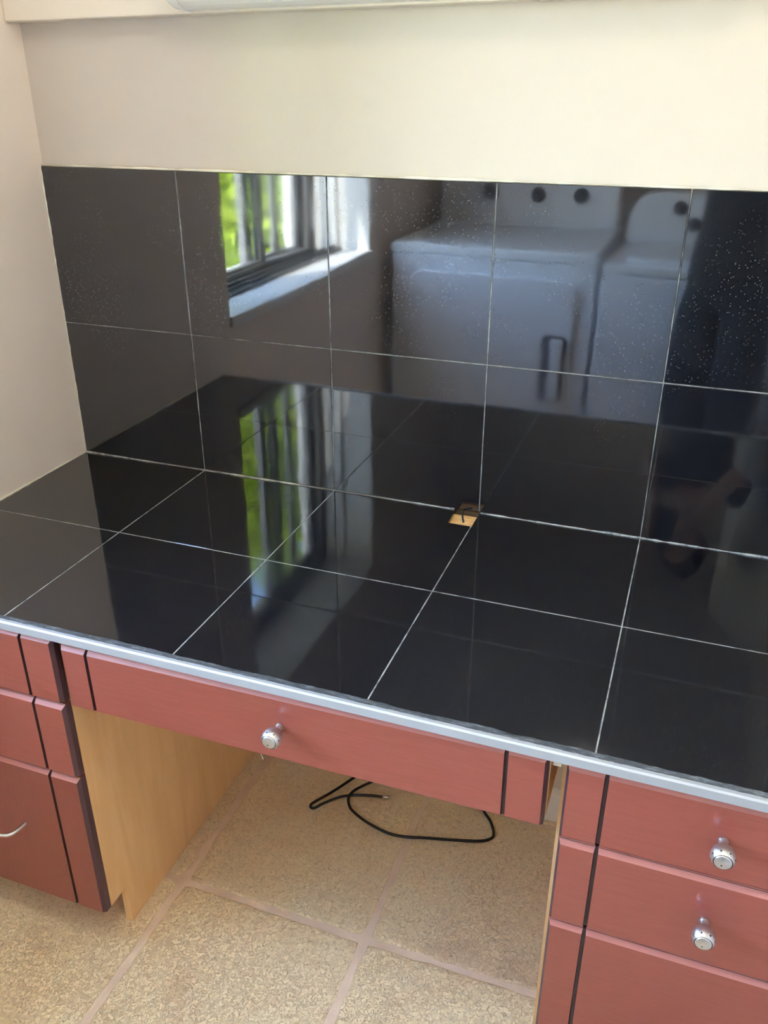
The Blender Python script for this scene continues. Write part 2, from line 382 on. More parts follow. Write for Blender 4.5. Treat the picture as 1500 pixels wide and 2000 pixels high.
# louvred closet door leaf standing ajar on the right
dl = thing('door_1', 'white louvred closet door leaf standing ajar beside the washer', None, (1.515, -2.0, 0), None, 'structure')
def leaf_box(bm, base, dd, u0, u1, n0, n1, z0, z1, bev=0.0, tilt=0.0):
    dn = Vector((-dd.y, dd.x, 0)); t = bmx(); box(t, u0, u1, n0, n1, z0, z1, bev)
    if tilt: bmesh.ops.rotate(t, verts=t.verts, cent=(0, (n0 + n1) / 2, (z0 + z1) / 2), matrix=Matrix.Rotation(tilt, 3, 'X'))
    for v in t.verts: v.co = base + dd * v.co.x + dn * v.co.y + Vector((0, 0, v.co.z))
    me = bpy.data.meshes.new('tmp'); t.to_mesh(me); t.free(); bm.from_mesh(me); bpy.data.meshes.remove(me)
def louvre_leaf(base, direction, DL, sw):
    base = Vector(base); dd = Vector(direction).normalized()
    for u0 in (0.0, DL - sw):
        bm = bmx(); leaf_box(bm, base, dd, u0, u0 + sw, -0.016, 0.016, 0.012, 2.02, 0.002); obj('stile', bm, 'trimwhite', dl)
    for z0, z1 in ((0.012, 0.16), (0.98, 1.08), (1.92, 2.02)):
        bm = bmx(); leaf_box(bm, base, dd, sw, DL - sw, -0.014, 0.014, z0, z1, 0.002); obj('rail', bm, 'trimwhite', dl)
    for z0, z1 in ((0.16, 0.98), (1.08, 1.92)):
        n = int((z1 - z0) / 0.036)
        for i in range(n):
            zc = z0 + (i + 0.5) * (z1 - z0) / n
            bm = bmx(); leaf_box(bm, base, dd, sw - .002, DL - sw + .002, -0.003, 0.003, zc - 0.022, zc + 0.022, 0.0, math.radians(-40)); obj('slat', bm, 'trimwhite', dl)
louvre_leaf((1.515, -2.0, 0), (0.185, 0.40, 0), 0.44, 0.085)

# ------------------------------------------------------------------ backsplash
XE = [0.0, 0.3073, 0.6123, 0.9173, 1.2223, 1.5273, 1.600]; H1, H2 = 0.2968, 0.6050
bs = thing('backsplash', 'glossy black square tile backsplash on the cream wall', 'backsplash', (0.8, 0.01, Z0))
G = 0.0009
tile_cache = {}
def tile_obj(name, x0, x1, y0, y1, z0, z1, m, parent, tilt=(0, 0, 0)):
    key = (round(x1 - x0, 4), round(y1 - y0, 4), round(z1 - z0, 4), m)
    if key not in tile_cache:
        b_ = bmx(); w, d, h = (x1 - x0) / 2, (y1 - y0) / 2, (z1 - z0) / 2; box(b_, -w, w, -d, d, -h, h, 0.0007)
        me = bpy.data.meshes.new(name); b_.to_mesh(me); b_.free(); me.materials.append(M[m]); tile_cache[key] = me
    o = bpy.data.objects.new(name, tile_cache[key]); C.objects.link(o); o.parent = parent
    o.location = Vector(((x0 + x1) / 2, (y0 + y1) / 2, (z0 + z1) / 2)) - wloc(parent); o.rotation_euler = tilt
    return o
rt = random.Random(3)
for i in range(6):
    for j, (za, zb) in enumerate(((0.0, H1), (H1, H2))):
        g0 = 0.0022 if j == 0 else G
        tl = (math.radians(rt.uniform(-.10, .10)), 0, math.radians(rt.uniform(-.10, .10)))
        tile_obj('tile', XE[i] + (G if i else 0.002), XE[i + 1] - G, 0.0006, 0.0092, Z0 + za + g0, Z0 + zb - (G if j == 0 else 0), 'granite_wall', bs, tl)
bm = bmx(); gy0, gy1 = 0.0014, 0.0096
for i in range(1, 6): box(bm, XE[i] - G, XE[i] + G, gy0, gy1, Z0 + 0.003, Z0 + H2 - 0.001)
box(bm, 0.002, ALC, gy0, gy1, Z0 + H1 - G, Z0 + H1 + G)
obj('grout', bm, 'grout_wall', bs)
def ragged_bead(name, p0, p1, r, mname, parent, seed, gaps=0.0, n=90, squash=(1, 1, 1)):
    rnd = random.Random(seed); b_ = bmx(); p0 = Vector(p0); p1 = Vector(p1); pts = []; rr = []; s = 0
    for i in range(n + 1):
        s = 0.75 * s + 0.25 * rnd.uniform(-1, 1) * 2.2
        pts.append(p0.lerp(p1, i / n)); rr.append(min(r * 1.6, max(0.0003, r * (1 + s))))
    tube(b_, pts, rr, 6, 0, 1); return obj(name, b_, mname, parent, True)
ragged_bead('caulk_bead', (0.0, 0.0060, Z0 + H2 + 0.0015), (ALC, 0.0060, Z0 + H2 + 0.0015), 0.0023, 'caulk', bs, 4, n=160)
ragged_bead('caulk_bead', (0.0015, 0.001, Z0 + 0.004), (0.0015, 0.001, Z0 + H2), 0.0018, 'caulk', bs, 9)

# ------------------------------------------------------------------ countertop
YE = [0.0, -0.3082, -0.6100]; TT = 0.0075
ct = thing('countertop', 'black polished tile countertop with white grout lines and aluminium front edge', 'countertop', (0.8, -0.3, Z0 - 0.05))
NX0, NX1, NY = 0.8725, XE[3] - G, -0.060
for i in range(6):
    for j in range(2):
        x0, x1 = XE[i] + (G if i else 0.0015), XE[i + 1] - G; y1, y0 = YE[j] - (0.0016 if j == 0 else G), YE[j + 1] + (G if j == 0 else 0)
        if i == 2 and j == 0:
            bm = bmx(); prism(bm, [(x0, y0), (x1, y0), (x1, NY), (NX0, NY), (NX0 - 0.002, y1), (x0, y1)], Z0 - TT, Z0)
            obj('tile', bm, 'granite', ct, label='black tile with a notch cut from its back corner')
        else:
            tile_obj('tile', x0, x1, y0, y1, Z0 - TT, Z0, 'granite', ct, (math.radians(rt.uniform(-.03, .03)), math.radians(rt.uniform(-.03, .03)), 0))
bm = bmx(); gz0, gz1 = Z0 - TT, Z0 - 0.0003
for i in range(1, 6):
    top = NY if i == 3 else -0.0016
    box(bm, XE[i] - G, XE[i] + G, YE[2], top, gz0, gz1)
box(bm, 0.0015, ALC, YE[1] - G, YE[1] + G, gz0, gz1)
obj('grout', bm, 'grout', ct)
# whitish joint between counter and backsplash, broken at the notch
for n_, (a, b) in enumerate(((0.003, 0.868), (0.921, ALC))):
    ragged_bead('joint_bead', (a, 0.0000, Z0 + 0.0006), (b, 0.0000, Z0 + 0.0006), 0.0019, 'grout', ct, 20 + n_, n=120)
ragged_bead('caulk_bead', (0.0012, 0.0, Z0 + 0.001), (0.0012, -0.61, Z0 + 0.001), 0.0020, 'caulk', ct, 31)
bm = bmx()
box(bm, 0.0015, ALC, -0.612, 0.0095, Z0 - 0.020, Z0 - TT - 0.0022)
obj('wood_substrate', bm, 'pine', ct)
bm = bmx()   # thin mortar layer under the tiles, left open at the notch
box(bm, 0.0015, NX0 - 0.004, -0.610, 0.0095, Z0 - TT - 0.0022, Z0 - TT); box(bm, NX0 - 0.004, NX1 + 0.002, -0.610, NY - 0.003, Z0 - TT - 0.0022, Z0 - TT)
box(bm, NX1 + 0.002, ALC, -0.610, 0.0095, Z0 - TT - 0.0022, Z0 - TT); obj('mortar', bm, 'grout_edge', ct)
bm = bmx(); box(bm, NX0 - 0.006, NX1 + 0.003, -0.0004, 0.0094, Z0 - TT - 0.0021, Z0 + 0.0020); obj('tile_offcut', bm, 'granite', ct)
# ragged grout smear behind the metal strip
rnd = random.Random(12); bm = bmx(); n = 220; A = []; B_ = []; A2 = []; s = 0
for i in range(n + 1):
    x = 0.0015 + (ALC - 0.0015) * i / n; s = 0.8 * s + 0.2 * rnd.uniform(-1, 1) * 2.5
    yb = -0.6075 + 0.0018 * s
    A.append(bm.verts.new((x, yb, Z0 + 0.0002))); B_.append(bm.verts.new((x, -0.6185, Z0 + 0.0012 + 0.0004 * rnd.uniform(-1, 1)))); A2.append(bm.verts.new((x, -0.6185, Z0 - TT)))
for i in range(n):
    bm.faces.new((B_[i], B_[i + 1], A[i + 1], A[i])); bm.faces.new((A2[i], A2[i + 1], B_[i + 1], B_[i]))
obj('edge_grout', bm, 'grout_edge', ct)
bm = bmx()
prism(bm, [(-0.6260, Z0 - 0.0135), (-0.6245, Z0 - 0.0145), (-0.6150, Z0 - 0.0145), (-0.6150, Z0 - 0.0110), (-0.6180, Z0 - 0.0100), (-0.6180, Z0 + 0.0012), (-0.6235, Z0 + 0.0012), (-0.6260, Z0 - 0.0008)], 0.001, ALC - .001, 'x')
obj('edge_strip', bm, 'alu', ct, label='pale aluminium trim strip along the front edge')

# ------------------------------------------------------------------ drawers
def knob(parent, x, y, z):
    k_ = bmx()
    L = [(0.0, 0.0), (0.0, 0.0062), (0.0015, 0.0066), (0.003, 0.0060), (0.010, 0.0055), (0.0115, 0.0060), (0.0130, 0.0092), (0.0175, 0.0127), (0.0225, 0.0147), (0.0275, 0.0150), (0.0320, 0.0138), (0.0348, 0.0120), (0.0356, 0.0114)]
    lathe(k_, L, (x, y, z), (0, -1, 0))
    lathe(k_, [(0.0353, 0.0116), (0.0353, 0.0104)], (x, y, z), (0, -1, 0), mi=1)
    lathe(k_, [(0.0350, 0.0104), (0.0362, 0.0102), (0.0369, 0.0090), (0.0371, 0.0)], (x, y, z), (0, -1, 0))
    # dark pin holes round the belly and one on the face
    for a_ in range(8):
        t = a_ * math.pi / 4 + 0.3; c = Vector((x + math.cos(t) * 0.0136, y - 0.0312, z + math.sin(t) * 0.0136)); nrm = Vector((math.cos(t), -0.25, math.sin(t)))
        lathe(k_, [(-0.001, 0.0011), (0.0008, 0.0011), (0.0009, 0.0)], c, nrm, 8, 1)
    lathe(k_, [(0.0, 0.0011), (0.0004, 0.0011), (0.0005, 0.0)], (x - 0.001, y - 0.0368, z - 0.004), (0, -1, 0), 8, 1)
    return obj('knob', k_, ['nickel', 'blackdot'], parent, True, 'egg shaped satin nickel knob')
FY = -0.615; FT = 0.020
def drawer_front(parent, x0, x1, z0, z1, gl=0.049, gr=0.055, wood='cherry', tilt=0.0):
    """slab front with two vertical grooves, chamfered along top and bottom and at the ends"""
    b_ = bmx(); g = 0.0021; ch = 0.0075
    cuts = [x0, x0 + gl, x1 - gr, x1]
    box(b_, x0 + 0.001, x1 - 0.001, FY + 0.006, FY + FT, z0 + 0.001, z1 - 0.001, 0, 1, 1)
    for i in range(3):
        a = cuts[i] + (g if i else 0); b = cuts[i + 1] - (g if i < 2 else 0)
        ca = ch * 0.5 if i == 0 else 0.0008; cb = ch * 0.5 if i == 2 else 0.0008
        V = lambda x, y, z: b_.verts.new((x, y, z))
        yb = FY + 0.0075 if i != 1 else FY + 0.0075
        ybk = FY + FT - 0.001
        F = [V(a + ca, FY, z0 + ch * .6), V(b - cb, FY, z0 + ch * .6), V(b - cb, FY, z1 - ch), V(a + ca, FY, z1 - ch)]
        K = [V(a, FY + ch, z0), V(b, FY + ch, z0), V(b, FY + ch, z1), V(a, FY + ch, z1)]
        R_ = [V(a, ybk, z0), V(b, ybk, z0), V(b, ybk, z1), V(a, ybk, z1)]
        def q(vs_, mi=0): f = b_.faces.new(vs_); f.material_index = mi
        q(F)
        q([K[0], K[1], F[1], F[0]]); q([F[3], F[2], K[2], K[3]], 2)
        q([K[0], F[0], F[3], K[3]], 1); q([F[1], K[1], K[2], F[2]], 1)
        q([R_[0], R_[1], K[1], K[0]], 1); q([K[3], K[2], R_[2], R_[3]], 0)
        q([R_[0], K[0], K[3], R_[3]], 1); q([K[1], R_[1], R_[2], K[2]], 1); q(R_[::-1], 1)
    bmesh.ops.recalc_face_normals(b_, faces=b_.faces)
    if tilt: bmesh.ops.rotate(b_, verts=b_.verts, cent=(x0, FY, z1), matrix=Matrix.Rotation(-tilt, 3, 'Y'))
    return obj('drawer_front', b_, [wood, 'cherry_d', 'cherry_sheen'], parent)
rows = [(-0.1485, -0.0235), (-0.3050, -0.1525), (-0.636, -0.3090)]
def cabinet(label, x0, x1, fx0, fx1, woods, left):
    t = thing('drawer_cabinet', label, 'cabinet', ((x0 + x1) / 2, -0.3, 0), 'cherry drawer cabinets')
    zt = Z0 - 0.0205; prof = [(-0.004, 0.0), (-0.545, 0.0), (-0.545, 0.098), (-0.594, 0.098), (-0.594, zt), (-0.004, zt)]
    for xa, xb in ((x0, x0 + 0.016), (x1 - 0.016, x1)):
        b_ = bmx(); prism(b_, prof, xa, xb, 'x'); obj('side_panel', b_, 'maple', t, label='pale maple side panel')
    b_ = bmx(); box(b_, x0 + .016, x1 - .016, -0.020, -0.004, 0.098, zt); obj('back_panel', b_, 'maple', t)
    b_ = bmx(); box(b_, x0 + .016, x1 - .016, -0.594, -0.020, 0.098, 0.114); obj('bottom_panel', b_, 'maple', t)
    b_ = bmx(); box(b_, x0 + .016, x1 - .016, -0.485, -0.470, 0.0, 0.098); obj('toe_kick', b_, 'cherry', t)
    for r, (za, zb) in enumerate(rows):
        f = drawer_front(t, fx0, fx1, Z0 + za, Z0 + zb, 0.060 if left else 0.0505, 0.060 if left else 0.0505, woods[r])
        cx = (fx0 + fx1) / 2
        if r < 2:
            knob(f, cx, FY, Z0 + (za + zb) / 2 + 0.0035)
        else:
            b_ = bmx(); zz = Z0 - (0.456 if left else 0.472); hw = 0.052
            tube(b_, [(cx - hw, FY + .001, zz), (cx - hw + .001, FY - .012, zz), (cx - hw * .86, FY - 0.030, zz), (cx - hw * .6, FY - 0.037, zz), (cx, FY - 0.039, zz), (cx + hw * .6, FY - 0.037, zz), (cx + hw * .86, FY - 0.030, zz), (cx + hw - .001, FY - .012, zz), (cx + hw, FY + .001, zz)], 0.0033, 12)
            obj('handle', b_, 'nickel', f, True, 'bowed satin nickel wire pull')
    return t
cabinet('dark cherry three drawer cabinet against the left wall', 0.003, 0.392, 0.006, 0.393, ['cherry', 'cherry', 'cherry_v'], True)
cabinet('cherry three drawer cabinet at the right end of the desk', 1.1845, 1.592, 1.190, 1.582, ['cherry', 'cherry', 'cherry'], False)
dk = thing('desk_drawer', 'wide shallow cherry drawer hung under the middle of the countertop', 'drawer', (0.788, -0.615, Z0 - 0.14))
f = drawer_front(dk, 0.409, 1.1665, Z0 - 0.1470, Z0 - 0.0287, 0.048, 0.054, 'cherry', math.radians(0.55))
knob(f, 0.785, FY, Z0 - 0.0790)
for xa in (0.420, 1.1565):
    bm = bmx(); box(bm, xa, xa + 0.012, -0.594, -0.06, Z0 - 0.136, Z0 - 0.0345); obj('drawer_side', bm, 'maple', dk)
bm = bmx(); box(bm, 0.432, 1.1565, -0.072, -0.060, Z0 - 0.125, Z0 - 0.040); obj('drawer_back', bm, 'maple', dk)
bm = bmx(); box(bm, 0.432, 1.1565, -0.594, -0.072, Z0 - 0.125, Z0 - 0.118); obj('drawer_bottom', bm, 'maple', dk)
for xa, xb in ((0.4080, 0.4195), (1.169, 1.1800)):
    bm = bmx(); box(bm, xa, xb, -0.58, -0.05, Z0 - 0.060, Z0 - 0.0205); obj('runner', bm, 'steel', dk)
bm = bmx(); tube(bm, [(0.7405, -0.600, Z0 - 0.136), (0.742, -0.600, Z0 - 0.155), (0.7465, -0.602, Z0 - 0.163)], 0.0009, 8); obj('pin', bm, 'steel', dk, True)

# ------------------------------------------------------------------ light fixture on the top board
lf = thing('light_fixture', 'white rounded tube light fixture on the cream board at the top', 'light', (0.80, -0.03, Z0 + 0.90))
zc = Z0 + 0.907
def fix_prof(s):
    pts = [(-0.0295, zc + 0.046 * s)]
    for i in range(15):
        a = math.pi / 2 + math.pi * i / 14; pts.append((-0.046 + 0.046 * s * math.cos(a), zc + 0.046 * s * math.sin(a)))
    pts.append((-0.0295, zc - 0.046 * s)); return pts
bm = bmx(); prism(bm, fix_prof(0.96), 0.392, 1.208, 'x'); obj('diffuser', bm, 'fixture', lf)
for x0, s_ in ((0.362, -1), (1.208, 1)):
    bm = bmx(); t = []
    for i in range(6):
        u = i / 5; t.append((x0 + (0.030 * u), math.sqrt(max(0.0, 1 - (1 - u) ** 2)) * 0.34 + 0.66 if s_ < 0 else math.sqrt(max(0.0, 1 - u ** 2)) * 0.34 + 0.66))
    rings = [[bm.verts.new((x, y, z)) for y, z in fix_prof(s)] for x, s in t]
    for p, q in zip(rings, rings[1:]):
        for i in range(len(p)): bm.faces.new((p[i], p[(i + 1) % len(p)], q[(i + 1) % len(p)], q[i]))
    bm.faces.new(rings[0]); bm.faces.new(rings[-1]); bmesh.ops.recalc_face_normals(bm, faces=bm.faces)
    obj('end_cap', bm, 'fixture_cap', lf)
for v_ in [lf]: v_.rotation_euler = (0, math.radians(-0.6), 0)

# ------------------------------------------------------------------ unseen dome lamp added as fill light for the room
cl = thing('added_fill_lamp', 'unseen dome lamp added on the ceiling for fill light', 'lamp', (1.08, -1.15, H))
bm = bmx(); lathe(bm, [(0.0, 0.0), (0.0, 0.185), (0.022, 0.185), (0.026, 0.178), (0.026, 0.0)], (1.08, -1.15, H), (0, 0, -1), 40); obj('base_ring', bm, 'nickel', cl, True)
bm = bmx(); lathe(bm, [(0.0262, 0.172)] + [(0.0262 + 0.085 * math.sin(a_ * math.pi / 16), 0.172 * math.cos(a_ * math.pi / 16)) for a_ in range(1, 8)] + [(0.1112, 0.0)], (1.08, -1.15, H), (0, 0, -1), 40); obj('dome', bm, 'fill_lamp_glass', cl, True)

# ------------------------------------------------------------------ cables
r = 0.0032
A1 = [(0.746, -0.068, .004), (0.715, -0.074, .004), (0.679, -0.086, .004), (0.650, -0.103, .004), (0.622, -0.134, .004), (0.611, -0.151, .004), (0.604, -0.157, .005), (0.599, -0.154, .007), (0.602, -0.144, .009), (0.630, -0.100, .0105), (0.655, -0.050, .0105), (0.676, -0.008, .012)]
A2 = [(0.722, -0.012, .0115), (0.715, -0.026, .0112), (0.690, -0.058, .011), (0.676, -0.080, .0112), (0.671, -0.100, .008), (0.680, -0.119, .004), (0.697, -0.134, .004), (0.737, -0.153, .004), (0.788, -0.166, .004), (0.826, -0.164, .004), (0.872, -0.151, .004), (0.930, -0.136, .004), (0.981, -0.121, .004), (1.005, -0.107, .004), (1.011, -0.089, .004), (0.996, -0.056, .004), (0.975, -0.033, .006), (0.955, -0.012, .03)]
t = thing('coaxial_cable', 'thin black coaxial cable looped on the stone floor under the desk', 'cable', (0.66, -0.09, 0))
bm = bmx(); tube(bm, A1, r, 10); obj('sheath', bm, 'cable', t, True)
bm = bmx(); d_ = Vector((0.031, 0.006, 0)).normalized()
lathe(bm, [(-0.002, 0.0), (-0.002, 0.0040), (0.004, 0.0042), (0.005, 0.0048), (0.014, 0.0048), (0.0145, 0.0038), (0.012, 0.0035), (0.012, 0.0)], Vector((0.745, -0.0682, 0.0052)), d_, 12); obj('connector', bm, 'steel', t, True)
bm = bmx(); tube(bm, A2, r, 10); obj('sheath', bm, 'cable', t, True)
bm = bmx(); tube(bm, [(0.886, -0.002, Z0 + 0.001), (0.8875, -0.010, Z0 - 0.001), (0.8905, -0.020, Z0 - 0.004), (0.8955, -0.032, Z0 - 0.0078)], 0.0019, 8)
tag(obj('wire', bm, 'cable', None, True), 'short dark wire end lying in the wooden notch of the countertop', 'wire')

# ------------------------------------------------------------------ dryer and washer (seen mirrored in the tiles)
def rrect(x0, x1, z0, z1, r, n=6, corners=(1, 1, 1, 1)):
    pts = []
    for k, (cx, cz, a0) in enumerate(((x1 - r, z0 + r, -90), (x1 - r, z1 - r, 0), (x0 + r, z1 - r, 90), (x0 + r, z0 + r, 180))):
        if corners[k]:
            for i in range(n + 1): a = math.radians(a0 + 90 * i / n); pts.append((cx + r * math.cos(a), cz + r * math.sin(a)))
        else: pts.append(((x1, z0), (x1, z1), (x0, z1), (x0, z0))[k])
    return pts
dr = thing('clothes_dryer', 'white front loading dryer with large rounded door, opposite the desk', 'dryer', (0.465, -2.28, 0))
x0, x1, yf, yb, zt = 0.055, 0.880, -1.915, -2.69, Z0 + 0.182
bm = bmx(); box(bm, x0 + .004, x1 - .004, yb, yf - 0.004, 0.02, zt - 0.045, 0.006, 2); obj('body', bm, 'appliance', dr)
bm = bmx(); box(bm, x0, x1, yb, yf + 0.003, zt - 0.043, zt, 0.012, 3); obj('top_panel', bm, 'appliance', dr)
bm = bmx(); prism(bm, rrect(x0 + 0.085, x1 - 0.072, Z0 - 0.52, Z0 + 0.075, 0.05), yf - 0.004, yf + 0.016, 'y', 0, 0.004); door = obj('door', bm, 'appliance', dr)
bm = bmx(); prism(bm, rrect(x0 + 0.640, x0 + 0.735, Z0 - 0.41, Z0 - 0.135, 0.02), yf + 0.0155, yf + 0.0185, 'y', 0); obj('handle_recess', bm, 'appliance_dark', door)
bm = bmx(); box(bm, x0 + 0.672, x0 + 0.720, yf + 0.018, yf + 0.045, Z0 - 0.40, Z0 - 0.145, 0.008, 2); obj('handle', bm, 'appliance', door)
bm = bmx(); prism(bm, rrect(x0 + 0.02, x1 - 0.012, zt - 0.001, zt + 0.235, 0.05, 6, (0, 1, 1, 0)), yb + 0.02, yb + 0.14, 'y', 0, 0.006); con = obj('console', bm, 'appliance_console', dr)
for kx in (0.515, 0.30, 0.70):
    bm = bmx(); lathe(bm, [(0, 0.034), (0.004, 0.034), (0.006, 0.026), (0.028, 0.022), (0.030, 0.0)], (kx, yb + 0.139, zt + 0.135), (0, 1, 0), 24); obj('dial', bm, 'appliance_dark', con, True)
for fx in (x0 + .05, x1 - .05):
    for fy in (yf - .06, yb + .06):
        bm = bmx(); lathe(bm, [(0, 0.018), (0.021, 0.018)], (fx, fy, 0.0), (0, 0, 1), 12); obj('foot', bm, 'appliance_dark', dr)
wm = thing('washing_machine', 'white top loading washer with curved control console, next to the dryer', 'washer', (1.195, -2.25, 0))
x0, x1, yf, yb, zt = 0.895, 1.495, -1.905, -2.575, Z0 + 0.152
bm = bmx(); box(bm, x0, x1, yb, yf, 0.02, zt - 0.040, 0.010, 3); obj('body', bm, 'appliance', wm)
bm = bmx(); box(bm, x0 - .001, x1 + .001, yb, yf + 0.003, zt - 0.038, zt, 0.012, 3); obj('top_panel', bm, 'appliance', wm)
bm = bmx(); prism(bm, rrect(x0 + 0.075, x1 - 0.075, yb + 0.20, yf - 0.05, 0.04), zt - 0.001, zt + 0.014, 'z', 0, 0.004); obj('lid', bm, 'appliance', wm)
bm = bmx(); prism(bm, rrect(x0 + 0.025, x1 - 0.025, zt - 0.001, zt + 0.205, 0.11, 10, (0, 1, 1, 0)), yb + 0.02, yb + 0.13, 'y', 0, 0.006); con = obj('console', bm, 'appliance_console', wm)
for kx, kz in ((1.126, Z0 + 0.297), (1.195, Z0 + 0.236), (1.33, Z0 + 0.27)):
    bm = bmx(); lathe(bm, [(0, 0.030), (0.004, 0.030), (0.006, 0.024), (0.028, 0.020), (0.030, 0.0)], (kx, yb + 0.129, kz), (0, 1, 0), 24); obj('dial', bm, 'appliance_dark', con, True)
for fx in (x0 + .05, x1 - .05):
    for fy in (yf - .06, yb + .06):
        bm = bmx(); lathe(bm, [(0, 0.018), (0.021, 0.018)], (fx, fy, 0.0), (0, 0, 1), 12); obj('foot', bm, 'appliance_dark', wm)
# ------------------------------------------------------------------ the person taking the photograph (seen mirrored)
def skin(name, verts, edges, radii, mname, parent, root=0, sub=2):
    me = bpy.data.meshes.new(name); b0 = wloc(parent) if parent else Vector((0, 0, 0))
    me.from_pydata([Vector(v) - b0 for v in verts], edges, []); me.materials.append(M[mname])
    o = bpy.data.objects.new(name, me); C.objects.link(o); o.parent = parent
    sk = o.modifiers.new('skin', 'SKIN'); sk.use_smooth_shade = True; sk.branch_smoothing = 0.6
    lay = me.skin_vertices[0] if len(me.skin_vertices) else None
    if lay is None:
        bm_ = bmesh.new(); bm_.from_mesh(me); bm_.verts.layers.skin.verify(); bm_.to_mesh(me); bm_.free(); lay = me.skin_vertices[0]
    for i, r_ in enumerate(radii):
        lay.data[i].radius = r_ if isinstance(r_, tuple) else (r_, r_)
        lay.data[i].use_root = (i == root) or (isinstance(root, (list, tuple)) and i in root)
    ss = o.modifiers.new('subdivision', 'SUBSURF'); ss.levels = sub; ss.render_levels = sub
    return o
PX, PY = 1.352, -1.715
fw = Vector((-0.30, 0.95, 0)).normalized(); rt_ = Vector((fw.y, -fw.x, 0))
def P(r_, f_, z): return Vector((PX, PY, 0)) + rt_ * r_ + fw * f_ + Vector((0, 0, z))
per = thing('person', 'person in dark clothes holding a phone, mirrored in the right tiles', 'person', (PX, PY, 0))
V, E_, Rr = [], [], []
def av(p, r_, frm=None):
    V.append(Vector(p)); Rr.append(r_); i = len(V) - 1
    if frm is not None: E_.append((frm, i))
    return i
pel = av(P(0, 0, .93), (.125, .095)); waist = av(P(0, 0, 1.10), (.110, .080), pel); chest = av(P(0, 0, 1.28), (.125, .090), waist)
neck0 = av(P(0, -.01, 1.41), (.055, .052), chest); neck1 = av(P(0, .01, 1.475), (.048, .050), neck0)
hd0 = av(P(0, .035, 1.535), (.062, .075), neck1); hd1 = av(P(0, .03, 1.60), (.074, .090), hd0); hd2 = av(P(0, .015, 1.655), (.060, .072), hd1)
nose = av(P(0, .128, 1.572), .011, hd1)
hands = {}
PHC = CAM - cF * 0.016
for s_ in (-1, 1):
    sh = av(P(.155 * s_, 0, 1.355), .050, chest)
    el = av(P(.165 * s_, .075, 1.215), .038, sh)
    wr = PHC + cR * (0.060 * s_) - cF * 0.055 - cU * 0.055
    fa = av(P(.165 * s_, .075, 1.215).lerp(wr, .45), .034, el); w_ = av(wr, .022, fa)
    palm = PHC + cR * (0.066 * s_) - cF * 0.030 - cU * 0.012
    pm = av(palm, (.030, .018), w_); hands[s_] = palm
    hp = av(P(.085 * s_, 0, .86), .085, pel); kn = av(P(.088 * s_, .02, .48), .056, hp); an = av(P(.090 * s_, -.02, .085), .038, kn)
    ft = av(P(.095 * s_, .10, .038), (.036, .028), an)
roots = [pel]
for s_ in (-1, 1):           # five separate fingers curled round the phone edges, each chain rooted inside the palm
    for k_, (dv, ln) in enumerate(((0.026, .9), (0.009, 1.0), (-0.008, .95), (-0.024, .78))):
        a = hands[s_] + cU * dv; i0 = av(a, .0095); roots.append(i0)
        i1 = av(a + cR * (0.014 * s_) * ln + cF * 0.012, .0092, i0)
        i2 = av(a + cR * (-0.004 * s_) * ln + cF * 0.022, .0085, i1)
        av(a - cR * (0.020 * s_) * ln + cF * 0.0215, .0075, i2)
    a = hands[s_] + cU * 0.012 - cF * 0.006; i0 = av(a, .0110); roots.append(i0)
    i1 = av(a - cR * (0.020 * s_) + cU * .018 - cF * 0.004, .0105, i0); av(a - cR * (0.036 * s_) + cU * .030 + cF * 0.002, .0090, i1)
skin('body', V, E_, Rr, 'skin', per, roots)
# clothes: slightly larger shells over the same joints
TV, TE, TR = [], [], []
def tv(p, r_, frm=None):
    TV.append(Vector(p)); TR.append(r_); i = len(TV) - 1
    if frm is not None: TE.append((frm, i))
    return i
a = tv(P(0, 0, .80), (.168, .130)); b = tv(P(0, 0, .95), (.158, .122), a); c_ = tv(P(0, 0, 1.13), (.132, .100), b); d_ = tv(P(0, 0, 1.29), (.142, .106), c_); tv(P(0, -.005, 1.405), (.075, .068), d_)
for s_ in (-1, 1):
    q = tv(P(.155 * s_, 0, 1.355), .066, d_); tv(P(.163 * s_, .055, 1.245), .054, q)
skin('shirt', TV, TE, TR, 'shirt', per)
TV, TE, TR = [], [], []
a = tv(P(0, 0, .90), (.140, .108)); tv(P(0, 0, .99), (.128, .100), a)
for s_ in (-1, 1):
    q = tv(P(.080 * s_, 0, .84), .105, a); w2 = tv(P(.082 * s_, .02, .48), .095, q); tv(P(.088 * s_, -.015, .10), .075, w2)
skin('trousers', TV, TE, TR, 'trousers', per)
for s_ in (-1, 1):
    c0 = P(.0925 * s_, .045, 0); b_ = bmx(); bmesh.ops.create_uvsphere(b_, u_segments=20, v_segments=12, radius=1.0)
    for v in b_.verts:
        l, m_, n_ = v.co.x * .046, v.co.y * .135, v.co.z
        v.co = c0 + rt_ * l + fw * m_ + Vector((0, 0, max(0.001, .030 + n_ * (.058 if m_ < 0.02 else .040))))
    obj('shoe', b_, 'shoe', per, True)
b_ = bmx(); bmesh.ops.create_uvsphere(b_, u_segments=24, v_segments=16, radius=1.0)
hc = P(0, .012, 1.625)
dele = []
for v in b_.verts:
    x_, y_, z_ = v.co
    if y_ > 0.35 and z_ < 0.45: dele.append(v)
    v.co = hc + rt_ * (x_ * .089) + fw * (y_ * .112) + Vector((0, 0, z_ * (.098 if z_ > 0 else .125)))
bmesh.ops.delete(b_, geom=dele, context='VERTS'); obj('hair', b_, 'hair', per, True)
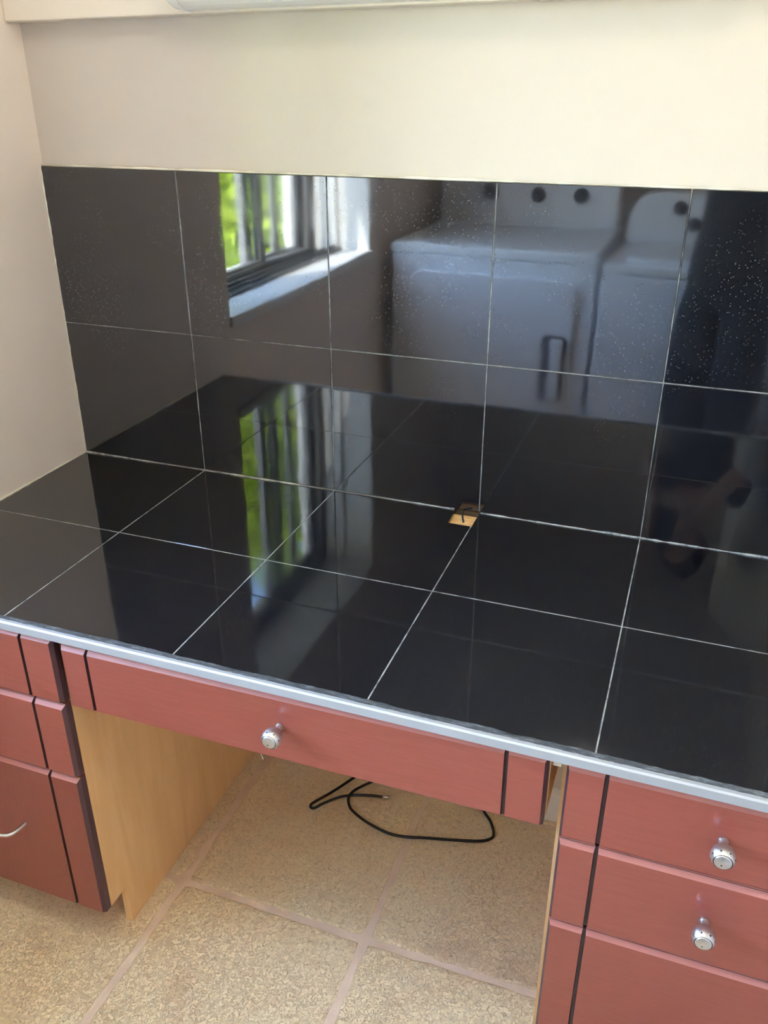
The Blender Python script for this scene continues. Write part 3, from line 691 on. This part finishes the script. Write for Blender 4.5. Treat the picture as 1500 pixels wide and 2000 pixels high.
for s_ in (-1, 1):
    b_ = bmx(); bmesh.ops.create_uvsphere(b_, u_segments=12, v_segments=8, radius=.0115, matrix=Matrix.Translation(P(.030 * s_, .105, 1.598))); obj('eye', b_, 'appliance', per, True)
    b_ = bmx(); bmesh.ops.create_uvsphere(b_, u_segments=12, v_segments=8, radius=1.0)
    for v in b_.verts: v.co = P(.080 * s_, .02, 1.585) + rt_ * v.co.x * .010 + fw * v.co.y * .018 + Vector((0, 0, v.co.z * .030))
    obj('ear', b_, 'skin', per, True)
b_ = bmx(); tube(b_, [P(-.024, .098, 1.528), P(0, .108, 1.526), P(.024, .098, 1.528)], .0045, 8, 0, 3); obj('mouth', b_, 'hair', per, True)
ph = thing('phone', 'black phone held up in front of the person', 'phone', tuple(PHC))
def cambox(b_, r0, r1, u0, u1, f0, f1, bev):
    t_ = bmx(); box(t_, r0, r1, u0, u1, f0, f1, bev, 2)
    for v in t_.verts: v.co = PHC + cR * v.co.x + cU * v.co.y + cF * v.co.z
    bmesh.ops.recalc_face_normals(t_, faces=t_.faces); me = bpy.data.meshes.new('tmp'); t_.to_mesh(me); t_.free(); b_.from_mesh(me); bpy.data.meshes.remove(me)
b_ = bmx(); cambox(b_, -.036, .036, -.128, .018, -.004, .004, .003); obj('case', b_, 'phone', ph)
b_ = bmx(); cambox(b_, -.033, .033, -.125, .015, -.0046, -.0039, 0.0); obj('screen', b_, 'appliance_dark', ph)
b_ = bmx(); cambox(b_, -.012, .012, -.012, .012, .0038, .0060, .0015); obj('camera_bump', b_, 'phone', ph)
# ------------------------------------------------------------------ garden outside the window
bm = bmx(); box(bm, -14, -WT - 0.001, -16, 8, -0.45, -0.30)
struct('ground', bm, 'ground', 'pale sunlit paving outside the window')
def shrub(label, x, y, h, rx, ry, n, leafm, seed):
    rnd = random.Random(seed)
    t = thing('garden_shrub', label, 'shrub', (x, y, -0.30), 'shrubs outside the window')
    b_ = bmx()
    for i in range(5):
        a = i * 1.3 + seed; tube(b_, [(x + .03 * math.cos(a), y + .03 * math.sin(a), -0.30), (x + .10 * math.cos(a), y + .10 * math.sin(a), -0.3 + h * .35), (x + rx * .5 * math.cos(a), y + ry * .5 * math.sin(a), -0.3 + h * .75)], 0.018, 6, 0, 3)
    obj('stem', b_, 'bark', t, True)
    vs_, fs = [], []
    cl = []
    for i in range(60):
        a = rnd.uniform(0, 2 * math.pi); u = rnd.uniform(0.05, 1.0); rr = math.sqrt(rnd.random()) * math.sin(math.pi * min(0.97, 0.15 + 0.8 * u)) ** 0.6
        cl.append((x + rx * rr * math.cos(a), y + ry * rr * math.sin(a), -0.30 + h * u))
    for i in range(n):
        cx, cy, cz = rnd.choice(cl); p = Vector((cx + rnd.gauss(0, .11), cy + rnd.gauss(0, .11), max(-0.28, cz + rnd.gauss(0, .10))))
        d = Vector((rnd.uniform(-1, 1), rnd.uniform(-1, 1), rnd.uniform(-.7, .5))).normalized(); s = d.cross(Vector((rnd.uniform(-.3, .3), rnd.uniform(-.3, .3), 1))).normalized(); up = s.cross(d)
        L = rnd.uniform(.07, .12); w = L * .28; k0 = len(vs_)
        vs_ += [p, p + d * L * .5 + s * w + up * w * .3, p + d * L, p + d * L * .5 - s * w + up * w * .3]
        fs += [(k0, k0 + 1, k0 + 2), (k0, k0 + 2, k0 + 3)]
    me = bpy.data.meshes.new('foliage'); bo = wloc(t); me.from_pydata([v - bo for v in vs_], [], fs); me.materials.append(M[leafm])
    o = bpy.data.objects.new('foliage', me); C.objects.link(o); o.parent = t; o['kind'] = 'stuff'
shrub('yellow green shrub nearest the window glass', -1.35, -3.45, 3.3, .42, .50, 11000, 'leaf', 1)
shrub('fresh green shrub beyond the nearest one', -1.75, -4.85, 3.6, .50, .60, 11000, 'leaf2', 2)
shrub('tall yellow green shrub farthest along the garden', -2.20, -6.45, 3.8, .60, .65, 11000, 'leaf', 3)
shrub('broad green shrub standing farthest from the house', -3.55, -5.30, 3.6, .60, .70, 11000, 'leaf2', 4)
